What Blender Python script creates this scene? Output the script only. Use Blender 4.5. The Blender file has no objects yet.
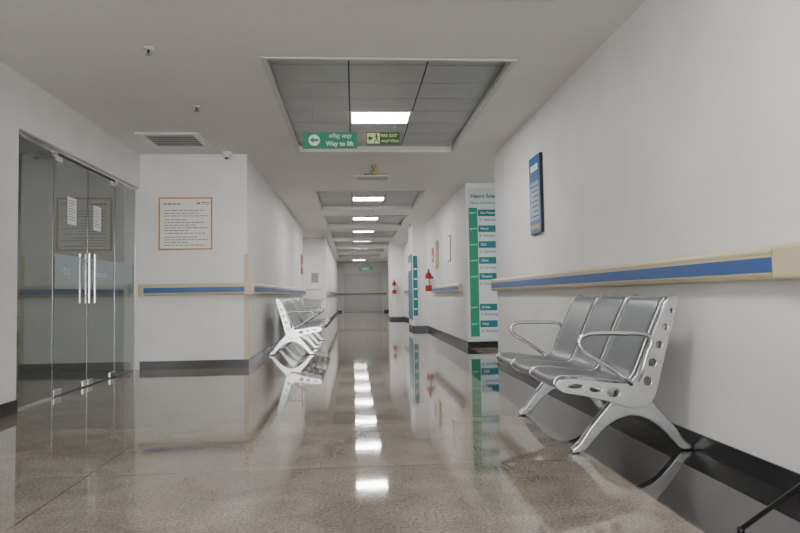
import bpy, math, random
from mathutils import Matrix, Vector, Euler
random.seed(3)
C = bpy.context.scene.collection
H = 0.87; CEIL = 2.69; XL = -2.65; XR = 1.85; YF = 8.3; YE = 35.0; YB = -6.0

# ---------------- materials ----------------
def newmat(name):
    m = bpy.data.materials.new(name); m.use_nodes = True
    return m, m.node_tree.nodes, m.node_tree.links, m.node_tree.nodes['Principled BSDF']
def mat(name, col, rough=0.5, metal=0.0, var=0.0, scale=6.0, bump=0.0, bscale=60.0, emis=0.0, spec=0.5):
    m, N, L, b = newmat(name)
    c = (*col, 1)
    b.inputs['Base Color'].default_value = c
    b.inputs['Roughness'].default_value = rough
    b.inputs['Metallic'].default_value = metal
    b.inputs['Specular IOR Level'].default_value = spec
    tc = N.new('ShaderNodeNewGeometry')
    if var > 0:
        n = N.new('ShaderNodeTexNoise'); n.inputs['Scale'].default_value = scale; n.inputs['Detail'].default_value = 5
        L.new(tc.outputs['Position'], n.inputs['Vector'])
        r = N.new('ShaderNodeValToRGB')
        r.color_ramp.elements[0].position = .3; r.color_ramp.elements[1].position = .7
        r.color_ramp.elements[0].color = (*[x*(1-var) for x in col], 1)
        r.color_ramp.elements[1].color = (*[min(1, x*(1+var)) for x in col], 1)
        L.new(n.outputs['Fac'], r.inputs['Fac']); L.new(r.outputs['Color'], b.inputs['Base Color'])
    if bump > 0:
        n2 = N.new('ShaderNodeTexNoise'); n2.inputs['Scale'].default_value = bscale; n2.inputs['Detail'].default_value = 3
        L.new(tc.outputs['Position'], n2.inputs['Vector'])
        bp = N.new('ShaderNodeBump'); bp.inputs['Strength'].default_value = bump; bp.inputs['Distance'].default_value = .01
        L.new(n2.outputs['Fac'], bp.inputs['Height']); L.new(bp.outputs['Normal'], b.inputs['Normal'])
    if emis > 0:
        b.inputs['Emission Color'].default_value = c; b.inputs['Emission Strength'].default_value = emis
    return m
def granite(name, dark, light, rough, tile, off=0.0, ior=1.8):
    m, N, L, b = newmat(name)
    g = N.new('ShaderNodeNewGeometry')
    n = N.new('ShaderNodeTexNoise'); n.inputs['Scale'].default_value = 75; n.inputs['Detail'].default_value = 7; n.inputs['Roughness'].default_value = .75
    L.new(g.outputs['Position'], n.inputs['Vector'])
    r = N.new('ShaderNodeValToRGB'); e = r.color_ramp.elements
    e[0].position = .38; e[1].position = .62; e[0].color = (*dark, 1); e[1].color = (*light, 1)
    L.new(n.outputs['Fac'], r.inputs['Fac'])
    v = N.new('ShaderNodeTexVoronoi'); v.inputs['Scale'].default_value = 110
    L.new(g.outputs['Position'], v.inputs['Vector'])
    lt = N.new('ShaderNodeMath'); lt.operation = 'LESS_THAN'; lt.inputs[1].default_value = .24
    L.new(v.outputs['Distance'], lt.inputs[0])
    mx = N.new('ShaderNodeMixRGB'); mx.inputs['Color2'].default_value = (*[x*.5 for x in dark], 1)
    ml = N.new('ShaderNodeMath'); ml.operation = 'MULTIPLY'; ml.inputs[1].default_value = .6
    L.new(lt.outputs[0], ml.inputs[0]); L.new(ml.outputs[0], mx.inputs['Fac']); L.new(r.outputs['Color'], mx.inputs['Color1'])
    n3 = N.new('ShaderNodeTexNoise'); n3.inputs['Scale'].default_value = 2.2; n3.inputs['Detail'].default_value = 7; n3.inputs['Distortion'].default_value = 1.5
    L.new(g.outputs['Position'], n3.inputs['Vector'])
    r3 = N.new('ShaderNodeMapRange'); r3.inputs['From Min'].default_value = .3; r3.inputs['From Max'].default_value = .7
    r3.inputs['To Min'].default_value = .74; r3.inputs['To Max'].default_value = 1.25
    L.new(n3.outputs['Fac'], r3.inputs['Value'])
    s = N.new('ShaderNodeSeparateXYZ'); L.new(g.outputs['Position'], s.inputs[0])
    def joint(sock, period, offset):
        a = N.new('ShaderNodeMath'); a.operation = 'ADD'; a.inputs[1].default_value = offset + 100*period; L.new(sock, a.inputs[0])
        md = N.new('ShaderNodeMath'); md.operation = 'MODULO'; md.inputs[1].default_value = period; L.new(a.outputs[0], md.inputs[0])
        l2 = N.new('ShaderNodeMath'); l2.operation = 'LESS_THAN'; l2.inputs[1].default_value = .008; L.new(md.outputs[0], l2.inputs[0])
        dv = N.new('ShaderNodeMath'); dv.operation = 'DIVIDE'; dv.inputs[1].default_value = period; L.new(a.outputs[0], dv.inputs[0])
        fl = N.new('ShaderNodeMath'); fl.operation = 'FLOOR'; L.new(dv.outputs[0], fl.inputs[0])
        return l2.outputs[0], fl.outputs[0]
    j1, f1 = joint(s.outputs['X'], tile[0], tile[2]); j2, f2 = joint(s.outputs['Y'], tile[1], off)
    cb = N.new('ShaderNodeCombineXYZ'); L.new(f1, cb.inputs[0]); L.new(f2, cb.inputs[1])
    wn = N.new('ShaderNodeTexWhiteNoise'); L.new(cb.outputs[0], wn.inputs['Vector'])
    r4 = N.new('ShaderNodeMapRange'); r4.inputs['To Min'].default_value = .88; r4.inputs['To Max'].default_value = 1.1
    L.new(wn.outputs['Value'], r4.inputs['Value'])
    mu = N.new('ShaderNodeMath'); mu.operation = 'MULTIPLY'; L.new(r3.outputs['Result'], mu.inputs[0]); L.new(r4.outputs['Result'], mu.inputs[1])
    sc = N.new('ShaderNodeVectorMath'); sc.operation = 'SCALE'
    L.new(mx.outputs['Color'], sc.inputs[0]); L.new(mu.outputs[0], sc.inputs['Scale'])
    mm = N.new('ShaderNodeMath'); mm.operation = 'MAXIMUM'; L.new(j1, mm.inputs[0]); L.new(j2, mm.inputs[1])
    m5 = N.new('ShaderNodeMath'); m5.operation = 'MULTIPLY'; m5.inputs[1].default_value = .8; L.new(mm.outputs[0], m5.inputs[0])
    mj = N.new('ShaderNodeMixRGB'); mj.inputs['Color2'].default_value = (.03, .028, .025, 1)
    L.new(m5.outputs[0], mj.inputs['Fac']); L.new(sc.outputs[0], mj.inputs['Color1'])
    L.new(mj.outputs['Color'], b.inputs['Base Color'])
    b.inputs['Roughness'].default_value = rough; b.inputs['IOR'].default_value = ior
    nb = N.new('ShaderNodeTexNoise'); nb.inputs['Scale'].default_value = 5; nb.inputs['Detail'].default_value = 2
    L.new(g.outputs['Position'], nb.inputs['Vector'])
    bp = N.new('ShaderNodeBump'); bp.inputs['Strength'].default_value = .03; bp.inputs['Distance'].default_value = .01
    L.new(nb.outputs['Fac'], bp.inputs['Height']); L.new(bp.outputs['Normal'], b.inputs['Normal'])
    return m

M_wall = mat('wall_paint', (.755, .75, .745), .55, var=.04, scale=2.5, bump=.12, bscale=25)
M_ceil = mat('ceiling_paint', (.74, .73, .715), .7, var=.03, scale=1.5)
M_trim = mat('ceiling_trim', (.60, .60, .58), .5)
M_floor = granite('granite_brown', (.13, .106, .085), (.33, .28, .23), .045, (2.575, 1.25, 1.33), .4)
M_black = granite('granite_black', (.008, .008, .009), (.030, .029, .029), .03, (50., .9, 10.), .2)
M_base = mat('skirting_black', (.015, .015, .017), .25)
M_cream = mat('rail_cream', (.58, .50, .34), .4)
M_blue = mat('rail_blue', (.05, .115, .32), .4)
M_tile = mat('metal_tile', (.42, .435, .44), .38, .3, var=.06, scale=3)
M_tgap = mat('tile_gap', (.05, .05, .05), .7)
M_white = mat('white_plastic', (.75, .75, .74), .4)
M_dark = mat('dark_slot', (.03, .03, .03), .6)
M_silver = mat('cast_silver', (.49, .50, .51), .24, .9)
M_chrome = mat('chrome', (.75, .75, .75), .12, 1.0)
M_green = mat('sign_green', (.0, .23, .13), .4)
M_dgreen = mat('exit_green', (.02, .10, .02), .4)
M_teal = mat('sign_teal', (.0, .16, .20), .4)
M_signblue = mat('sign_blue', (.02, .12, .32), .35)
M_txt = mat('text_white', (.85, .88, .85), .5)
M_ltxt = mat('text_lime', (.7, .8, .45), .5)
M_btxt = mat('text_dark', (.06, .06, .07), .6)
M_ttxt = mat('text_teal', (.0, .13, .15), .6)
M_paper = mat('paper', (.78, .78, .76), .6)
M_orange = mat('orange_frame', (.58, .25, .03), .4)
M_red = mat('extinguisher_red', (.45, .01, .01), .3)
M_endwall = mat('end_wall_paint', (.62, .62, .60), .6)
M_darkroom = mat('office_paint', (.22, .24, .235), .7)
M_frost = mat('frost_film', (.42, .54, .62), .6)
M_etch = mat('etched_letters', (.62, .70, .76), .6)
M_blackm = mat('black_metal', (.015, .015, .016), .35, .3)
M_yel = mat('yellow_label', (.5, .36, .08), .5)
M_body = mat('sign_body', (.30, .30, .30), .6)

def emat(name, col, s):
    m = bpy.data.materials.new(name); m.use_nodes = True
    N = m.node_tree.nodes; N.clear()
    e = N.new('ShaderNodeEmission'); e.inputs[0].default_value = (*col, 1); e.inputs[1].default_value = s
    o = N.new('ShaderNodeOutputMaterial'); m.node_tree.links.new(e.outputs[0], o.inputs[0]); return m
M_light = emat('led_panel', (1, .98, .95), 64)
M_lightdim = emat('led_panel_dim', (1, .98, .94), 16)

M_seat, N, L, b = newmat('perforated_steel')
tc = N.new('ShaderNodeTexCoord'); v = N.new('ShaderNodeTexNoise'); v.inputs['Scale'].default_value = 260; v.inputs['Detail'].default_value = 1
L.new(tc.outputs['Object'], v.inputs['Vector'])
r = N.new('ShaderNodeValToRGB'); r.color_ramp.elements[0].position = .38; r.color_ramp.elements[1].position = .58
r.color_ramp.elements[0].color = (.12, .13, .14, 1); r.color_ramp.elements[1].color = (.27, .29, .31, 1)
L.new(v.outputs['Fac'], r.inputs['Fac']); L.new(r.outputs['Color'], b.inputs['Base Color'])
b.inputs['Metallic'].default_value = .65; b.inputs['Roughness'].default_value = .33

M_glass, N, L, b = newmat('door_glass')
b.inputs['Base Color'].default_value = (.86, .93, .91, 1); b.inputs['Transmission Weight'].default_value = 1
b.inputs['Roughness'].default_value = 0; b.inputs['IOR'].default_value = 1.55

# ---------------- helpers ----------------
def group(name, loc=(0, 0, 0)):
    e = bpy.data.objects.new(name, None); e.location = loc; e.empty_display_size = .1; C.objects.link(e); return e
def attach(o, p):
    if p is not None:
        o.parent = p; o.matrix_parent_inverse = Matrix.Translation(p.location).inverted()
def mesh(name, verts, faces, m, parent=None, smooth=False):
    me = bpy.data.meshes.new(name); me.from_pydata(verts, [], faces); me.update()
    for mm in (m if isinstance(m, list) else [m]): me.materials.append(mm)
    if smooth:
        for p in me.polygons: p.use_smooth = True
    o = bpy.data.objects.new(name, me); C.objects.link(o); attach(o, parent); return o
def box(name, a, b_, m, parent=None, bev=0.0):
    lo = [min(a[i], b_[i]) for i in range(3)]; hi = [max(a[i], b_[i]) for i in range(3)]
    c = [(lo[i]+hi[i])/2 for i in range(3)]; h = [(hi[i]-lo[i])/2 for i in range(3)]
    vs = [(sx*h[0], sy*h[1], sz*h[2]) for sx in (-1, 1) for sy in (-1, 1) for sz in (-1, 1)]
    fs = [(0, 1, 3, 2), (4, 6, 7, 5), (0, 4, 5, 1), (2, 3, 7, 6), (0, 2, 6, 4), (1, 5, 7, 3)]
    o = mesh(name, vs, fs, m); o.location = c; attach(o, parent)
    if bev > 0:
        md = o.modifiers.new('bevel', 'BEVEL'); md.width = bev; md.segments = 3
    return o
def tomesh(o, name, m, parent):
    bpy.context.view_layer.update()
    dg = bpy.context.evaluated_depsgraph_get()
    me = bpy.data.meshes.new_from_object(o.evaluated_get(dg))
    me.transform(o.matrix_world)
    me.materials.clear(); me.materials.append(m)
    n = bpy.data.objects.new(name, me); C.objects.link(n)
    bpy.data.objects.remove(o); attach(n, parent); return n
def tube(name, pts, r, m, parent=None, smooth=True, cyclic=False):
    cu = bpy.data.curves.new(name, 'CURVE'); cu.dimensions = '3D'; cu.bevel_depth = r; cu.bevel_resolution = 4; cu.use_fill_caps = True
    if smooth:
        s = cu.splines.new('BEZIER'); s.bezier_points.add(len(pts)-1)
        for p, q in zip(s.bezier_points, pts): p.co = q; p.handle_left_type = p.handle_right_type = 'AUTO'
    else:
        s = cu.splines.new('POLY'); s.points.add(len(pts)-1)
        for p, q in zip(s.points, pts): p.co = (*q, 1)
    s.use_cyclic_u = cyclic
    o = bpy.data.objects.new(name, cu); C.objects.link(o)
    n = tomesh(o, name, m, parent)
    for p in n.data.polygons: p.use_smooth = True
    return n
def circ(cx, cy, r, n=16, sx=1): return [(cx+sx*r*math.cos(2*math.pi*i/n), cy+r*math.sin(2*math.pi*i/n)) for i in range(n)]
def plate(name, outlines, y, thick, m, parent, bev=.003):
    cu = bpy.data.curves.new(name, 'CURVE'); cu.dimensions = '2D'; cu.fill_mode = 'BOTH'; cu.extrude = thick/2; cu.bevel_depth = bev; cu.bevel_resolution = 2
    for ol in outlines:
        s = cu.splines.new('POLY'); s.points.add(len(ol)-1); s.use_cyclic_u = True
        for p, q in zip(s.points, ol): p.co = (q[0], q[1], 0, 1)
    o = bpy.data.objects.new(name, cu); o.rotation_euler = (math.pi/2, 0, 0); o.location = (0, y, 0); C.objects.link(o)
    return tomesh(o, name, m, parent)
def text(name, s, loc, size, m, rot=(math.pi/2, 0, 0), parent=None, align='LEFT', bold=0.0, sx=1):
    cu = bpy.data.curves.new(name, 'FONT'); cu.body = s; cu.size = size; cu.align_x = align; cu.align_y = 'CENTER'; cu.extrude = .0008; cu.offset = bold
    o = bpy.data.objects.new(name, cu); o.location = loc; o.rotation_euler = rot; o.scale = (sx, 1, 1); C.objects.link(o)
    return tomesh(o, name, m, parent)
def cyl(name, p0, p1, r, m, parent=None): return tube(name, [p0, p1], r, m, parent, smooth=False)
def lathe(name, prof, loc, m, parent=None, n=24):
    vs = []; fs = []
    for r, z in prof:
        for i in range(n): vs.append((r*math.cos(2*math.pi*i/n), r*math.sin(2*math.pi*i/n), z))
    for k in range(len(prof)-1):
        for i in range(n): fs.append((k*n+i, k*n+(i+1) % n, (k+1)*n+(i+1) % n, (k+1)*n+i))
    fs.append(tuple(range(n))[::-1]); fs.append(tuple((len(prof)-1)*n+i for i in range(n)))
    o = mesh(name, vs, fs, m, None, True); o.location = loc; attach(o, parent); return o

# ---------------- shell ----------------
def slab(name, rects, z, m):
    vs = []; fs = []
    for (x0, y0, x1, y1) in rects:
        k = len(vs); vs += [(x0, y0, z), (x1, y0, z), (x1, y1, z), (x0, y1, z)]; fs.append((k, k+1, k+2, k+3))
    return mesh(name, vs, fs, m)
BX = 1.255
slab('floor', [(-6.2, YB, BX, YE+.2), (XR, YF, 8.2, 10.48)], 0, M_floor)
slab('floor_border', [(BX, YB, XR, YE+.2)], 0, M_black)

recess = [(-.69, -3.6, 1.24, -.4), (-.69, .7, 1.24, 3.86), (-.66, 4.93, 1.27, 8.15), (-.64, 11.2, 1.26, 13.6), (-.64, 14.75, 1.26, 17.0), (-.64, 18.2, 1.26, 20.4),
          (-.64, 21.6, 1.26, 23.8), (-.64, 25., 1.26, 27.2), (-.64, 28.6, 1.26, 30.8)]
lights = [-2.3, 1.9, 6.6, 12.4, 15.65, 18.8, 22.1, 25.6, 29.2]
xs = sorted({-6.2, 8.2} | {r[0] for r in recess} | {r[2] for r in recess})
ys = sorted({YB, YE+.2} | {r[1] for r in recess} | {r[3] for r in recess})
rects = []
for i in range(len(xs)-1):
    for j in range(len(ys)-1):
        cx = (xs[i]+xs[i+1])/2; cy = (ys[j]+ys[j+1])/2
        if any(r[0] < cx < r[2] and r[1] < cy < r[3] for r in recess): continue
        rects.append((xs[i], ys[j], xs[i+1], ys[j+1]))
slab('ceiling', rects, CEIL, M_ceil)
RD = .07
for ri, ((x0, y0, x1, y1), ly) in enumerate(zip(recess, lights)):
    g = group('ceiling_tile_recess', ((x0+x1)/2, (y0+y1)/2, CEIL))
    zt = CEIL+RD
    box('upstand_1', (x0-.02, y0-.02, CEIL), (x0, y1+.02, zt+.02), M_trim, g)
    box('upstand_2', (x1, y0-.02, CEIL), (x1+.02, y1+.02, zt+.02), M_trim, g)
    box('upstand_3', (x0, y0-.02, CEIL), (x1, y0, zt+.02), M_trim, g)
    box('upstand_4', (x0, y1, CEIL), (x1, y1+.02, zt+.02), M_trim, g)
    t = .025
    box('lip_1', (x0-t, y0-t, CEIL-.010), (x0+.01, y1+t, CEIL-.001), M_trim, g)
    box('lip_2', (x1-.01, y0-t, CEIL-.010), (x1+t, y1+t, CEIL-.001), M_trim, g)
    box('lip_3', (x0+.01, y0-t, CEIL-.010), (x1-.01, y0+.01, CEIL-.001), M_trim, g)
    box('lip_4', (x0+.01, y1-.01, CEIL-.010), (x1-.01, y1+t, CEIL-.001), M_trim, g)
    box('backing', (x0, y0, zt+.012), (x1, y1, zt+.03), M_tgap, g)
    row = .45; tw = (x1-x0)/3
    k0 = math.floor((y0-ly)/row)
    for c in range(3):
        k = k0
        while ly+k*row < y1:
            a = max(y0, ly+k*row); b2 = min(y1, ly+(k+1)*row)
            if b2-a > .03:
                if c == 1 and k == 0: pass
                else: box('tile', (x0+c*tw+.007, a+.007, zt), (x0+(c+1)*tw-.007, b2-.007, zt+.012), M_tile, g)
            k += 1
    lg = group('ceiling_light_panel', (x0+1.5*tw, ly+row/2, zt))
    box('diffuser', (x0+tw+.025, ly+.02, zt-.004), (x0+2*tw-.025, ly+row-.02, zt+.006), M_light, lg)
    box('frame_1', (x0+tw+.005, ly+.004, zt-.008), (x0+tw+.024, ly+row-.004, zt+.008), M_white, lg)
    box('frame_2', (x0+2*tw-.024, ly+.004, zt-.008), (x0+2*tw-.005, ly+row-.004, zt+.008), M_white, lg)
    box('frame_3', (x0+tw+.024, ly+.004, zt-.008), (x0+2*tw-.024, ly+.02, zt+.008), M_white, lg)
    box('frame_4', (x0+tw+.024, ly+row-.02, zt-.008), (x0+2*tw-.024, ly+row-.004, zt+.008), M_white, lg)

T = .2
box('wall_right', (XR, YB, 0), (XR+T, YF, CEIL), M_wall)
box('wall_right_side_passage_near', (XR+T, YF-T, 0), (8, YF, CEIL), M_wall)
box('wall_right_side_passage_far', (XR, 10.48, 0), (8, 10.68, CEIL), M_wall)
box('wall_right_side_passage_end', (8, YF-T, 0), (8.2, 10.68, CEIL), M_wall)
box('wall_right_far', (XR, 10.68, 0), (XR+T, YE, CEIL), M_wall)
P1 = (1.48, 16.2, 17.4); P2 = (1.32, 23.3, 24.6)
box('wall_right_pier_a', (P1[0], P1[1], 0), (XR, P1[2], CEIL), M_wall)
box('wall_right_pier_b', (P2[0], P2[1], 0), (XR, P2[2], CEIL), M_wall)
box('wall_back', (-6.2, YE, 0), (XR+T, YE+T, CEIL), M_endwall)
GD0 = 5.34; GD1 = 8.3; GZ = 2.255
box('wall_left', (XL-T, YB, 0), (XL, GD0, CEIL), M_wall)
box('wall_left_lintel', (XL-T, GD0, GZ), (XL, YF, CEIL), M_wall)
XC = -1.33
box('wall_left_return', (-6, YF, 0), (XC, YF+T, CEIL), M_wall)
box('wall_left_corridor', (XC-T, YF+T, 0), (XC, 17.4, CEIL), M_wall)
XC2 = -.85
box('wall_left_far_return', (-6, 20.3, 0), (XC2, 20.5, CEIL), M_wall)
box('wall_left_far', (XC2-T, 20.5, 0), (XC2, YE, CEIL), M_wall)
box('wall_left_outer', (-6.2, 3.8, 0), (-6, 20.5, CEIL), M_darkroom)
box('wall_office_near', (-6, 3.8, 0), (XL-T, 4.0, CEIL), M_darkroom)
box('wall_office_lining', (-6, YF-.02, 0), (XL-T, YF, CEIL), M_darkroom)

# baseboards
bh = .1; bt = .012
def bb(n, a, b_): box('baseboard_'+n, (a[0], a[1], 0), (b_[0], b_[1], bh), M_base)
bb('right', (XR-bt, YB), (XR, YF+bt)); bb('right_end', (XR, YF), (8, YF+bt))
bb('right_pier_front', (XR-bt, 10.48-bt), (8, 10.48)); bb('right_far', (XR-bt, 10.48), (XR, P1[1]-bt))
bb('right_a', (P1[0]-bt, P1[1]-bt), (XR, P1[1])); bb('right_a2', (P1[0]-bt, P1[1]), (P1[0], P1[2]))
bb('right_b', (P2[0]-bt, P2[1]-bt), (XR, P2[1])); bb('right_b2', (P2[0]-bt, P2[1]), (P2[0], P2[2]))
bb('right_mid', (XR-bt, P1[2]), (XR, P2[1]-bt)); bb('right_last', (XR-bt, P2[2]), (XR, YE))
bb('left', (XL, YB), (XL+bt, GD0)); bb('left_return', (XL+.0, YF-bt), (XC+bt, YF))
bb('left_corridor', (XC, YF), (XC+bt, 17.4)); bb('left_far_return', (-5.9, 20.3-bt), (XC2+bt, 20.3)); bb('left_far', (XC2, 20.3), (XC2+bt, YE))
bb('back', (XC2, YE-bt), (XR, YE))

# ---------------- handrails ----------------
RZ0, RZ1 = .905, 1.058
def rail_profile():
    return [(0, RZ0+.015), (.045, RZ0+.005), (.068, RZ0+.012), (.078, RZ0+.03), (.078, RZ0+.034), (.075, RZ0+.036), (.075, RZ1-.036), (.078, RZ1-.034), (.078, RZ1-.022), (.070, RZ1-.006), (.055, RZ1), (.035, RZ1-.004), (.028, RZ1-.02), (0, RZ1-.02)]
def rail(path, name, caps=()):
    pr = rail_profile(); n = len(pr); vs = []; fs = []
    g = group(name, (path[0][0], path[0][1], RZ0))
    for (x, y, nx, ny) in path:
        for o_, z in pr: vs.append((x+nx*o_, y+ny*o_, z))
    for k in range(len(path)-1):
        for i in range(n): fs.append((k*n+i, k*n+(i+1) % n, (k+1)*n+(i+1) % n, (k+1)*n+i))
    fs.append(tuple(range(n))); fs.append(tuple((len(path)-1)*n+i for i in range(n))[::-1])
    mesh('bumper', vs, fs, M_cream, g)
    vs = []; fs = []
    for (x, y, nx, ny) in path:
        for z in (RZ0+.038, RZ1-.050): vs.append((x+nx*.0775, y+ny*.0775, z))
    for k in range(len(path)-1): fs.append((k*2, k*2+1, k*2+3, k*2+2))
    mesh('blue_insert', vs, fs, M_blue, g)
    return g
g = rail([(XR, 2.64, -1, 0), (XR, YF, -1, 0)], 'wall_handrail')
box('end_cap', (XR-.083, 2.42, RZ0), (XR, 2.64, RZ1+.002), M_cream, g, .02)
box('end_cap_far', (XR-.08, YF-.04, RZ0), (XR, YF+.0, RZ1+.001), M_cream, g, .01)
g = rail([(XL+.005, YF, 0, -1), (XC, YF, 1, -1), (XC, 17.3, 1, 0)], 'wall_handrail')
box('end_cap', (XL+.002, YF-.08, RZ0), (XL+.07, YF, RZ1+.001), M_cream, g, .01)
box('corner_block', (XC-.03, YF-.082, RZ0-.001), (XC+.082, YF+.03, RZ1+.002), M_cream, g, .012)
rail([(XR, 10.9, -1, 0), (XR, 14.7, -1, 0)], 'wall_handrail')
rail([(XR, 17.5, -1, 0), (XR, 18.8, -1, 0)], 'wall_handrail')
rail([(XR, 20.2, -1, 0), (XR, 23.0, -1, 0)], 'wall_handrail')
rail([(XC2, 20.5, 1, 0), (XC2, 34.8, 1, 0)], 'wall_handrail')
rail([(XC2+.1, YE, 0, -1), (XR-.1, YE, 0, -1)], 'wall_handrail')
cg = group('corner_guard', (XC, YF, .7))
box('flange_a', (XC-.045, YF-.006, bh), (XC+.006, YF, 1.42), M_cream, cg)
box('flange_b', (XC, YF, bh), (XC+.006, YF+.045, 1.42), M_cream, cg)

# ---------------- glass doors ----------------
gx = XL-.06
segs = [('window_1', GD0, 6.08), ('door_1', 6.08, 6.84), ('door_2', 6.84, 7.60), ('window_2', 7.60, 8.29)]
for nm, y0, y1 in segs:
    g = group(nm, (gx, (y0+y1)/2, 0))
    isd = nm.startswith('door')
    box('glass_pane', (gx-.006, y0+.005, .012), (gx+.006, y1-.005, GZ-.05 if isd else GZ-.03), M_glass, g)
    if isd:
        hinge = y0 if nm == 'door_1' else y1; s = 1 if nm == 'door_1' else -1
        box('patch_fitting_bottom', (gx-.014, hinge+s*.006, .012), (gx+.014, hinge+s*.16, .065), M_chrome, g, .003)
        box('patch_fitting_top', (gx-.014, hinge+s*.006, GZ-.10), (gx+.014, hinge+s*.16, GZ-.049), M_chrome, g, .003)
        free = y1 if nm == 'door_1' else y0
        hy = free - s*.07
        box('lock_patch', (gx-.014, free-s*.006, .012), (gx+.014, free-s*.12, .065), M_chrome, g, .003)
        for sx in (1, -1):
            hx = gx+sx*.05
            cyl('handle_bar', (hx, hy, .84), (hx, hy, 1.34), .013, M_chrome, g)
            for hz in (.92, 1.26): cyl('handle_post', (gx+sx*.006, hy, hz), (hx, hy, hz), .008, M_chrome, g)
        yy = 6.36 if nm == 'door_1' else 6.98
        box('notice_paper', (gx+.0065, yy, 1.60), (gx+.008, yy+.20, 1.86), M_paper, g)
        for k in range(8):
            box('print_line', (gx+.0082, yy+.02, 1.83-k*.026), (gx+.0086, yy+.17-.05*(k % 3 == 2), 1.824-k*.026), M_btxt, g)
    else:
        box('floor_channel', (gx-.02, y0, .001), (gx+.02, y1, .012), M_chrome, g)
g = group('door_head_frame', (gx, 6.7, GZ))
box('head_channel', (gx-.03, GD0+.001, GZ-.03), (gx+.03, YF-.001, GZ-.001), M_chrome, g)
box('overpanel_bracket', (gx-.02, 6.04, GZ-.07), (gx+.02, 6.12, GZ-.03), M_chrome, g)
box('overpanel_bracket', (gx-.02, 7.56, GZ-.07), (gx+.02, 7.64, GZ-.03), M_chrome, g)
g = group('glass_lettering', (gx, 6.5, 1.1))
text('letters', 'D-2', (gx+.0075, 6.28, 1.14), .095, M_etch, (math.pi/2, 0, math.pi/2), g, 'LEFT')
text('letters', 'Reception', (gx+.0075, 6.97, 1.14), .095, M_etch, (math.pi/2, 0, math.pi/2), g, 'LEFT')
g = group('frosted_film', (gx, 7.9, 1.1))
box('frosted_band', (gx-.0095, 6.12, .98), (gx-.0070, 6.80, 1.30), M_frost, g)
box('frosted_band', (gx-.0095, 6.88, .98), (gx-.0070, 7.56, 1.30), M_frost, g)
box('frosted_band', (gx-.0095, 7.62, .98), (gx-.0070, 8.26, 1.30), M_frost, g)
g = group('office_fill_light', (-4.3, 6, CEIL))  # invented lamp, added to brighten the room behind the glass doors
box('diffuser', (-4.6, 5.7, CEIL-.02), (-4.0, 6.3, CEIL-.002), M_lightdim, g)
box('frame', (-4.63, 5.67, CEIL-.012), (-3.97, 6.33, CEIL-.001), M_white, g)
for (lx, ly) in ((4.2, 9.4), (-3.2, 18.9), (.3, 32.9)):
    g = group('ceiling_light_panel', (lx, ly, CEIL))
    box('diffuser', (lx-.3, ly-.3, CEIL-.02), (lx+.3, ly+.3, CEIL-.006), M_light if ly < 30 else M_lightdim, g)
    box('frame', (lx-.33, ly-.33, CEIL-.012), (lx+.33, ly+.33, CEIL-.001), M_white, g)

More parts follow.
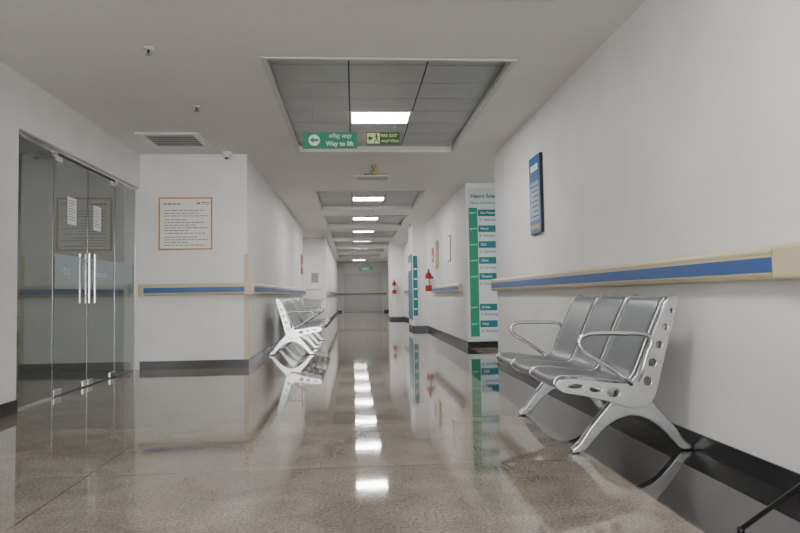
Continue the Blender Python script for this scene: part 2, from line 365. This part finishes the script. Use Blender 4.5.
# ---------------- bench ----------------
def make_bench(loc, rotz):
    g = group('waiting_bench', (0, 0, 0))
    zs = lambda z: z if z < .45 else .45+(z-.45)*.93
    us = lambda u: u if u > 0 else u*.86
    P = lambda l: [(us(u), zs(z)) for u, z in l]
    prof = P([(-.385, .372), (-.408, .385), (-.412, .408), (-.39, .428), (-.33, .434), (-.22, .425), (-.10, .410), (0, .402), (.035, .408), (.062, .428), (.082, .465), (.105, .52), (.14, .61), (.18, .71), (.215, .79), (.240, .845), (.258, .865), (.28, .862)])
    hw = .223
    for si, vc in enumerate((-.47, 0, .47)):
        nv = 10; vs = []; fs = []
        for k, (u, z) in enumerate(prof):
            inset = 0
            if k in (0, len(prof)-1): inset = .025
            if k in (1, len(prof)-2): inset = .008
            for j in range(nv+1):
                t = -1+2*j/nv
                vs.append((u, vc+t*(hw-inset), z - .010*(1-t*t)*(1 if 2 < k < 9 else .3)))
        for k in range(len(prof)-1):
            for j in range(nv):
                a = k*(nv+1)+j; fs.append((a, a+1, a+nv+2, a+nv+1))
        o = mesh('seat_shell_%d' % (si+1), vs, fs, M_seat, g, True)
        md = o.modifiers.new('s', 'SOLIDIFY'); md.thickness = .005; md.offset = 0
        for sgn in (-1, 1):
            tube('seat_edge', [(u, vc+sgn*(hw-(.02 if k in (0, len(prof)-1) else 0)), z) for k, (u, z) in enumerate(prof)], .0045, M_silver, g)
        zt = prof[-1][1]
        tube('top_edge', [(.27, vc-hw+.01, zt), (.265, vc, zt-.002), (.27, vc+hw-.01, zt)], .007, M_silver, g)
    outline = P([(-.40, .372), (-.36, .352), (-.25, .335), (-.10, .305), (.0, .275), (.06, .262), (.12, .27), (.165, .31), (.19, .37), (.21, .45), (.235, .55), (.265, .66), (.295, .77), (.318, .85), (.315, .872), (.295, .878), (.272, .868),
               (.252, .845), (.215, .765), (.175, .665), (.135, .565), (.10, .475), (.075, .425), (.045, .396), (0, .388), (-.10, .396), (-.22, .412), (-.33, .421), (-.39, .412), (-.41, .395)])
    holes = [circ(-.25, .382, .014, 14, 3.0), circ(-.145, .365, .018, 14, 2.0), circ(-.05, .345, .026, 16, 1.4), circ(.135, .40, .028, 16, .9)]
    holes += [P(h) for h in (circ(.165, .50, .026, 16, .9), circ(.203, .60, .024, 16, .8), circ(.24, .70, .021, 14, .8), circ(.275, .79, .016, 14, .8))]
    for vv in (-.71, -.235, .235, .71):
        plate('side_casting', [outline]+holes, vv, .020, M_silver, g)
    box('cross_beam', (.03, -.71, .295), (.10, .71, .355), M_silver, g, .006)
    c = .105
    right = [(.055, .35), (.085, .30), (.13, .245), (.18, .19), (.235, .125), (.28, .06), (.305, .035), (.325, .025), (.328, .012), (.285, .012), (.262, .022), (.235, .055), (.19, .105), (.14, .15), (.09, .18), (.04, .198), (0, .204)]
    ol = [(c+u, z) for u, z in right] + [(c-u, z) for u, z in right[:-1][::-1]]
    for vv in (-.56, .56):
        plate('leg_casting', [ol, circ(c, .27, .026)], vv, .034, M_silver, g, .007)
        for sg in (-1, 1): lathe('foot_pad', [(.020, 0), (.024, .003), (.024, .012), (.012, .016)], (c+sg*.305, vv, 0), M_blackm, g, 16)
    for vv in (-.735, .735):
        sg = 1 if vv > 0 else -1
        pts = [(.085, vv-sg*.02, .40), (.105, vv, .47), (.135, vv, .56), (.155, vv, .60), (.145, vv, .635), (.10, vv, .648), (0, vv, .652), (-.12, vv, .655), (-.19, vv, .650), (-.225, vv, .63), (-.23, vv, .60), (-.205, vv, .565), (-.13, vv, .515), (-.04, vv, .455), (.03, vv, .405), (.05, vv-sg*.02, .385)]
        tube('armrest', pts, .0125, M_silver, g)
    g.rotation_euler = (0, 0, rotz); g.location = loc
    return g
make_bench((1.395, 4.05, 0), 0)
make_bench((-.83, 10.45, 0), math.pi)
make_bench((-.83, 12.45, 0), math.pi)

# ---------------- wall notice ----------------
g = group('framed_notice', (-2.1, YF, 1.8))
nx0, nx1, nz0, nz1 = -2.42, -1.76, 1.48, 2.14
box('board', (nx0+.01, YF-.012, nz0+.01), (nx1-.01, YF-.001, nz1-.01), M_paper, g)
for nm, a, b_ in (('l', (nx0, nz0), (nx0+.018, nz1)), ('r', (nx1-.018, nz0), (nx1, nz1)), ('b', (nx0+.018, nz0), (nx1-.018, nz0+.018)), ('t', (nx0+.018, nz1-.018), (nx1-.018, nz1))):
    box('frame_'+nm, (a[0], YF-.02, a[1]), (b_[0], YF-.001, b_[1]), M_orange, g)
def tl(x0, x1, z, h=.010, m=M_btxt): box('print_line', (x0, YF-.0135, z), (x1, YF-.0122, z+h), m, g)
def words(x0, x1, z, h=.009):
    x = x0
    while x < x1-.02:
        w = random.uniform(.025, .07); w = min(w, x1-x); tl(x, x+w, z, h); x += w+.012
words(nx0+.06, nx0+.26, nz1-.09, .016)
tl(nx1-.19, nx1-.15, nz1-.09, .03, M_orange); words(nx1-.13, nx1-.04, nz1-.07, .010); words(nx1-.13, nx1-.04, nz1-.090, .007)
z = nz1-.17
for k in range(13):
    ln = [.5, .42, .54, .3][k % 4]
    words(nx0+.07, nx0+.07+ln, z, .008); z -= .034 if k not in (2, 8) else .048
# ---------------- poster on right wall ----------------
g = group('framed_poster', (XR, 6.4, 1.9))
py0, py1, pz0, pz1 = 6.15, 6.54, 1.46, 2.24
box('frame', (XR-.030, py0, pz0), (XR-.001, py1, pz1), M_blackm, g, .004)
box('print_blue', (XR-.033, py0+.012, pz0+.012), (XR-.0302, py1-.012, pz1-.012), M_signblue, g)
box('print_white', (XR-.0345, py0+.05, pz0+.14), (XR-.0332, py1-.05, pz1-.26), mat('poster_pale', (.25, .36, .46), .4), g)
box('print_header', (XR-.0345, py0+.07, pz1-.15), (XR-.0332, py1-.07, pz1-.09), M_paper, g)
box('print_footer', (XR-.0345, py0+.05, pz0+.05), (XR-.0332, py1-.05, pz0+.09), M_yel, g)
for k in range(7):
    box('print_line', (XR-.0355, py0+.07, pz1-.3-k*.05), (XR-.0347, py1-.07-.04*(k % 3), pz1-.312-k*.05), M_btxt, g)

# ---------------- hanging signs ----------------
sy = 6.42
g = group('hanging_lift_sign', (-.22, sy, 2.45))
sx0, sx1, sz0, sz1 = -.485, .055, 2.335, 2.50
box('body', (sx0, sy+.002, sz0), (sx1, sy+.02, sz1), M_body, g, .003)
box('face', (sx0+.001, sy, sz0+.001), (sx1-.001, sy+.0018, sz1-.001), M_green, g)
mesh('arrow_disc', [(sx0+.115+.056*math.cos(a*math.pi/16), sy-.0015, (sz0+sz1)/2+.056*math.sin(a*math.pi/16)) for a in range(32)], [tuple(range(32))], M_txt, g)
ax, az = sx0+.115, (sz0+sz1)/2
mesh('arrow', [(ax-.044, sy-.003, az), (ax-.005, sy-.003, az+.032), (ax-.005, sy-.003, az+.012), (ax+.041, sy-.003, az+.012), (ax+.041, sy-.003, az-.012), (ax-.005, sy-.003, az-.012), (ax-.005, sy-.003, az-.032)], [tuple(range(7))], M_green, g)
text('text_script', 'लिफ्ट मार्ग', (sx0+.26, sy-.001, az+.037), .052, M_txt, parent=g)
text('text_latin', 'Way to lift', (sx0+.23, sy-.001, az-.035), .062, M_txt, parent=g, bold=.0008)
for hx in (sx0+.1, sx1-.1): cyl('hanger_rod', (hx, sy+.01, sz1), (hx, sy+.01, CEIL+RD), .0018, M_body, g)
g = group('hanging_fire_exit_sign', (.32, sy, 2.45))
sx0, sx1, sz0, sz1 = .145, .48, 2.375, 2.50
box('body', (sx0, sy+.002, sz0), (sx1, sy+.02, sz1), M_body, g, .002)
box('face', (sx0+.001, sy, sz0+.001), (sx1-.001, sy+.0018, sz1-.001), M_dgreen, g)
zc = (sz0+sz1)/2
box('pictogram_field', (sx0+.008, sy-.0015, sz0+.01), (sx0+.135, sy-.0005, sz1-.01), M_ltxt, g)
mesh('pictogram_arrow', [(sx0+.014, sy-.003, zc), (sx0+.045, sy-.003, zc+.03), (sx0+.045, sy-.003, zc+.01), (sx0+.065, sy-.003, zc+.01), (sx0+.065, sy-.003, zc-.01), (sx0+.045, sy-.003, zc-.01), (sx0+.045, sy-.003, zc-.03)], [tuple(range(7))], M_dgreen, g)
mx0 = sx0+.1
mesh('runner_head', [(mx0+.009*math.cos(a*math.pi/6), sy-.003, zc+.038+.009*math.sin(a*math.pi/6)) for a in range(12)], [tuple(range(12))], M_dgreen, g)
def limb(n, p, q, w=.010):
    d = Vector((q[0]-p[0], q[1]-p[1])); d.normalize(); nn = Vector((-d.y, d.x))*w/2
    mesh(n, [(mx0+p[0]+nn.x, sy-.003, zc+p[1]+nn.y), (mx0+p[0]-nn.x, sy-.003, zc+p[1]-nn.y), (mx0+q[0]-nn.x, sy-.003, zc+q[1]-nn.y), (mx0+q[0]+nn.x, sy-.003, zc+q[1]+nn.y)], [(0, 1, 2, 3)], M_dgreen, g)
limb('runner_torso', (0, .03), (.006, -.008), .014); limb('runner_arm', (0, .022), (-.022, .005), .007); limb('runner_arm_b', (.002, .022), (.024, .010), .007)
limb('runner_leg', (.005, -.005), (-.014, -.022), .009); limb('runner_shin', (-.014, -.02), (-.018, -.048), .008); limb('runner_leg_b', (.006, -.005), (.014, -.03), .009); limb('runner_shin_b', (.014, -.028), (.030, -.042), .008)
text('text_latin', 'FIRE EXIT', (sx0+.142, sy-.001, zc+.026), .041, M_ltxt, parent=g, bold=.0008)
text('text_script', 'अग्नि निकास', (sx0+.148, sy-.001, zc-.030), .036, M_ltxt, parent=g)
for hx in (sx0+.05, sx1-.05): cyl('hanger_rod', (hx, sy+.01, sz1), (hx, sy+.01, CEIL+RD), .0018, M_body, g)

# ---------------- ceiling fittings ----------------
def vent(x0, x1, y0, y1):
    g = group('ceiling_air_vent', ((x0+x1)/2, (y0+y1)/2, CEIL))
    box('dark_throat', (x0+.03, y0+.03, CEIL-.006), (x1-.03, y1-.03, CEIL-.001), M_dark, g)
    f = .07
    box('frame_1', (x0, y0, CEIL-.018), (x0+f, y1, CEIL-.001), M_white, g, .003); box('frame_2', (x1-f, y0, CEIL-.018), (x1, y1, CEIL-.001), M_white, g, .003)
    box('frame_3', (x0+f, y0, CEIL-.018), (x1-f, y0+f, CEIL-.001), M_white, g, .003); box('frame_4', (x0+f, y1-f, CEIL-.018), (x1-f, y1, CEIL-.001), M_white, g, .003)
    n = 6
    for k in range(n):
        y = y0+f+(y1-y0-2*f)*(k+.5)/n
        box('louvre', (x0+f, y-.010, CEIL-.016), (x1-f, y+.010, CEIL-.011), M_trim, g)
vent(-2.36, -1.68, 7.2, 7.9); vent(0.0, .62, 9.75, 10.2); vent(-2.3, -1.68, 2.3, 2.85)
for (x, y) in ((-1.46, 4.75), (-1.46, 6.2), (-1.48, 2.6)):
    g = group('ceiling_sprinkler', (x, y, CEIL))
    lathe('escutcheon', [(.038, 0), (.038, -.006), (.02, -.014), (.012, -.016)][::-1], (x, y, CEIL-.001), M_trim, g)
    cyl('stem', (x, y, CEIL-.045), (x, y, CEIL-.01), .009, M_blackm, g)
    lathe('deflector', [(.022, -.052), (.024, -.049), (.010, -.046)], (x, y, CEIL), M_body, g)
g = group('ceiling_dome_camera', (-1.56, 8.18, CEIL))
lathe('housing', [(.03, -.07), (.05, -.055), (.058, -.03), (.06, 0)], (-1.56, 8.18, CEIL-.001), M_white, g)
lathe('lens_dome', [(.006, -.088), (.022, -.082), (.03, -.068)], (-1.56, 8.18, CEIL), M_dark, g)
g = group('ceiling_fan', (.30, 9.0, CEIL))
lathe('canopy', [(.012, -.05), (.03, -.04), (.04, 0)], (.30, 9.0, CEIL-.001), M_yel, g)
cyl('down_rod', (.30, 9.0, CEIL-.10), (.30, 9.0, CEIL-.04), .008, M_blackm, g)
lathe('motor', [(.02, -.14), (.045, -.13), (.05, -.11), (.03, -.095)], (.30, 9.0, CEIL), M_yel, g)
for k in range(3):
    a = .25+k*2*math.pi/3; d = Vector((math.cos(a), math.sin(a), 0)); nn = Vector((-d.y, d.x, 0))
    c0 = Vector((.30, 9.0, CEIL-.115))
    pts = [c0+d*.045+nn*.012, c0+d*.17+nn*.028, c0+d*.185+nn*0, c0+d*.17-nn*.028, c0+d*.045-nn*.012]
    o = mesh('blade', [tuple(p+Vector((0, 0, .008 if i < 2 else -.004))) for i, p in enumerate(pts)], [tuple(range(5))], M_body, g)
    md = o.modifiers.new('s', 'SOLIDIFY'); md.thickness = .004
g = group('ceiling_smoke_detector', (.33, 14.3, CEIL))
lathe('body', [(.03, -.06), (.05, -.045), (.055, -.02), (.06, 0)], (.33, 14.3, CEIL-.001), M_white, g)
lathe('sensor', [(.012, -.085), (.018, -.075), (.02, -.058)], (.33, 14.3, CEIL), M_dark, g)

# ---------------- directory board ----------------
g = group('directory_board', (2.4, 10.48, 1.3))
dy = 10.46
box('board', (1.885, dy, .12), (2.95, 10.479, 2.60), mat('board_white', (.56, .65, .67), .4), g)
box('level_strip', (1.89, dy-.002, .18), (2.035, dy-.0005, 2.28), M_green, g)
text('title', 'Neuro Sciences', (1.93, dy-.001, 2.47), .085, M_ttxt, parent=g, bold=.002)
text('subtitle', 'Block Directory', (1.93, dy-.001, 2.36), .062, M_ttxt, parent=g)
zrow = [2.14, 1.88, 1.62, 1.36, 1.10, .60, .33]
lab = ['A. Neurology', 'B. Paediatrics', 'C. Cardiology', 'D. Urology', 'E. Surgery', 'F. Radiology', 'G. Reception']
for k, z in enumerate(zrow):
    box('row_bar', (2.045, dy-.002, z-.0), (2.93, dy-.0005, z+.11), M_teal, g)
    text('row_text', ['Out Patient', 'Ward', 'ICU', 'Clinic', 'Theatre', 'X-Ray', 'Help'][k], (2.08, dy-.003, z+.055), .055, M_txt, parent=g)
    text('level_text', 'Level %d' % (7-k), (1.905, dy-.003, z+.055), .038, M_txt, parent=g)
    text('row_sub', lab[k], (2.06, dy-.001, z-.06), .06, M_ttxt, parent=g, bold=.0005)

# ---------------- extinguishers ----------------
def extinguisher(x, y, z, d):
    g = group('fire_extinguisher', (x, y, z))
    lathe('cylinder', [(.06, 0), (.075, .01), (.078, .03), (.078, .36), (.07, .40), (.045, .43), (.025, .445), (.025, .47)], (x, y, z), M_red, g)
    box('valve', (x-.02, y-.02, z+.47), (x+.02, y+.02, z+.50), M_blackm, g)
    box('handle', (x-.015, y-.10, z+.505), (x+.015, y+.02, z+.52), M_blackm, g)
    tube('hose', [(x, y-.02, z+.48), (x, y-.10, z+.44), (x, y-.11, z+.30), (x, y-.09, z+.14)], .010, M_blackm, g)
    lathe('label', [(.0785, .14), (.0788, .15), (.0788, .28), (.0785, .29)], (x, y, z), M_paper, g)
    box('bracket', (x+d[0]*.06-.03, y+d[1]*.06-.03, z+.3), (x+d[0]*.11+.0, y+d[1]*.11+.03, z+.34), M_blackm, g)
    return g
extinguisher(1.74, 15.0, .95, (1, 0))
extinguisher(1.45, 23.18, .92, (0, 1))
g = group('fire_point_sign', (1.84, 15.0, 1.75))
box('panel', (1.838, 14.85, 1.62), (1.849, 15.15, 1.95), M_red, g)
box('panel_band', (1.836, 14.9, 1.7), (1.838, 15.1, 1.78), M_paper, g)
g = group('wayfinding_board', (P1[0], 16.8, 1.1))
box('panel', (P1[0]-.02, 16.3, .25), (P1[0]-.001, 17.3, 1.9), M_teal, g); box('panel_band', (P1[0]-.022, 16.35, 1.5), (P1[0]-.0205, 17.25, 1.7), M_paper, g)
g = group('wayfinding_board', (1.54, P1[1], 1.3))
box('panel', (1.49, P1[1]-.02, .35), (1.60, P1[1]-.001, 1.85), M_teal, g)
for k in range(5): box('panel_band', (1.505, P1[1]-.022, .5+k*.25), (1.585, P1[1]-.0205, .54+k*.25), M_paper, g)
y0, y1 = 19.0, 20.0
g = group('door_3', (XR, y0, 0))
box('leaf', (XR-.03, y0, .0), (XR-.001, y1, 2.1), M_teal, g)
box('jamb_1', (XR-.05, y0-.06, 0), (XR-.001, y0, 2.16), M_white, g); box('jamb_2', (XR-.05, y1, 0), (XR-.001, y1+.06, 2.16), M_white, g)
box('jamb_3', (XR-.05, y0, 2.1), (XR-.001, y1, 2.16), M_white, g)
cyl('lever', (XR-.06, y0+.08, 1.0), (XR-.06, y0+.2, 1.0), .01, M_chrome, g)
for (y, z0, z1, mm) in ((12.2, 1.5, 2.0, M_paper), (14.0, 1.45, 2.05, M_yel)):
    g = group('wall_notice', (XR, y, z0))
    box('sheet', (XR-.012, y, z0), (XR-.001, y+.4, z1), M_blackm, g); box('print', (XR-.014, y+.02, z0+.02), (XR-.0122, y+.38, z1-.02), mm, g)

# ---------------- end of corridor ----------------
g = group('door_4', (.5, YE, 0))
box('frame_1', (-.62, YE-.05, 0), (-.52, YE-.001, 2.2), M_endwall, g); box('frame_2', (1.52, YE-.05, 0), (1.62, YE-.001, 2.2), M_endwall, g); box('frame_3', (-.52, YE-.05, 2.1), (1.52, YE-.001, 2.2), M_endwall, g)
mdoor = mat('door_grey', (.48, .48, .47), .5)
box('leaf_1', (-.51, YE-.04, .01), (.49, YE-.002, 2.09), mdoor, g); box('leaf_2', (.51, YE-.04, .01), (1.51, YE-.002, 2.09), mdoor, g)
g = group('hanging_exit_sign', (.65, 28.2, 2.2))
box('body', (.25, 28.202, 1.95), (.85, 28.23, 2.12), M_body, g); box('face', (.251, 28.2, 1.951), (.849, 28.2015, 2.119), M_green, g)
text('text', 'EXIT', (.55, 28.198, 2.035), .15, M_txt, parent=g, align='CENTER', bold=.003)
for hx in (.35, .75): cyl('hanger_rod', (hx, 28.21, 2.12), (hx, 28.21, CEIL), .006, M_chrome, g)
g = group('fire_alarm_sign', (XC, 16.9, 1.6))
box('panel', (XC+.001, 16.6, 1.45), (XC+.02, 17.2, 1.95), M_red, g); box('panel_band', (XC+.0205, 16.7, 1.62), (XC+.022, 17.1, 1.72), M_paper, g)
g = group('reception_counter', (-1.3, 19.6, 0))
box('front_panel', (-2.4, 19.3, .08), (-.95, 19.34, .78), M_white, g); box('plinth', (-2.38, 19.35, 0), (-.97, 19.9, .08), M_blackm, g)
box('side_panel', (-.99, 19.341, .08), (-.95, 19.9, .78), M_white, g); box('top', (-2.45, 19.25, .78), (-.9, 19.95, .82), M_silver, g, .008)
box('shadow_gap', (-2.39, 19.295, .40), (-.96, 19.299, .415), M_dark, g)
g = group('notice_board', (-1.4, 20.3, 1.5))
box('board', (-2.0, 20.275, 1.1), (-.98, 20.299, 2.2), M_paper, g)
for k in range(3): box('header', (-1.9+k*.3, 20.272, 1.3), (-1.68+k*.3, 20.2745, 1.6), [M_teal, M_paper, M_body][k], g)

# ---------------- tripod by right wall ----------------
g = group('tripod', (1.60, 1.62, 0))
apex = Vector((1.60, 1.62, .65))
for f in ((1.375, 2.28, .012), (1.22, 1.15, .012), (1.78, 1.30, .012)):
    f = Vector(f); mid = apex.lerp(f, .55)
    cyl('leg_upper', tuple(apex), tuple(mid), .013, M_blackm, g); cyl('leg_lower', tuple(mid), tuple(f), .009, M_blackm, g)
    lathe('foot', [(.010, 0), (.014, .004), (.012, .02)], (f.x, f.y, 0), M_blackm, g, 12)
cyl('column', (1.60, 1.62, .55), (1.60, 1.62, .85), .014, M_blackm, g)
lathe('head', [(.02, 0), (.035, .01), (.035, .03), (.015, .05)], (1.60, 1.62, .85), M_blackm, g)

# ---------------- world & camera ----------------
w = bpy.data.worlds.new('World'); bpy.context.scene.world = w; w.use_nodes = True
w.node_tree.nodes['Background'].inputs[0].default_value = (1, .985, .965, 1); w.node_tree.nodes['Background'].inputs[1].default_value = 13

cam = bpy.data.cameras.new('camera'); co = bpy.data.objects.new('camera', cam); C.objects.link(co)
cam.sensor_width = 36; cam.lens = 36*650/800; cam.clip_end = 200; cam.clip_start = .05
yaw = math.radians(-4.12); pitch = math.radians(2.53); roll = math.radians(-.9)
R = Matrix.Rotation(yaw, 4, 'Z') @ Matrix.Rotation(math.pi/2+pitch, 4, 'X') @ Matrix.Rotation(roll, 4, 'Z')
co.matrix_world = Matrix.Translation((0, 0, H)) @ R
bpy.context.scene.camera = co
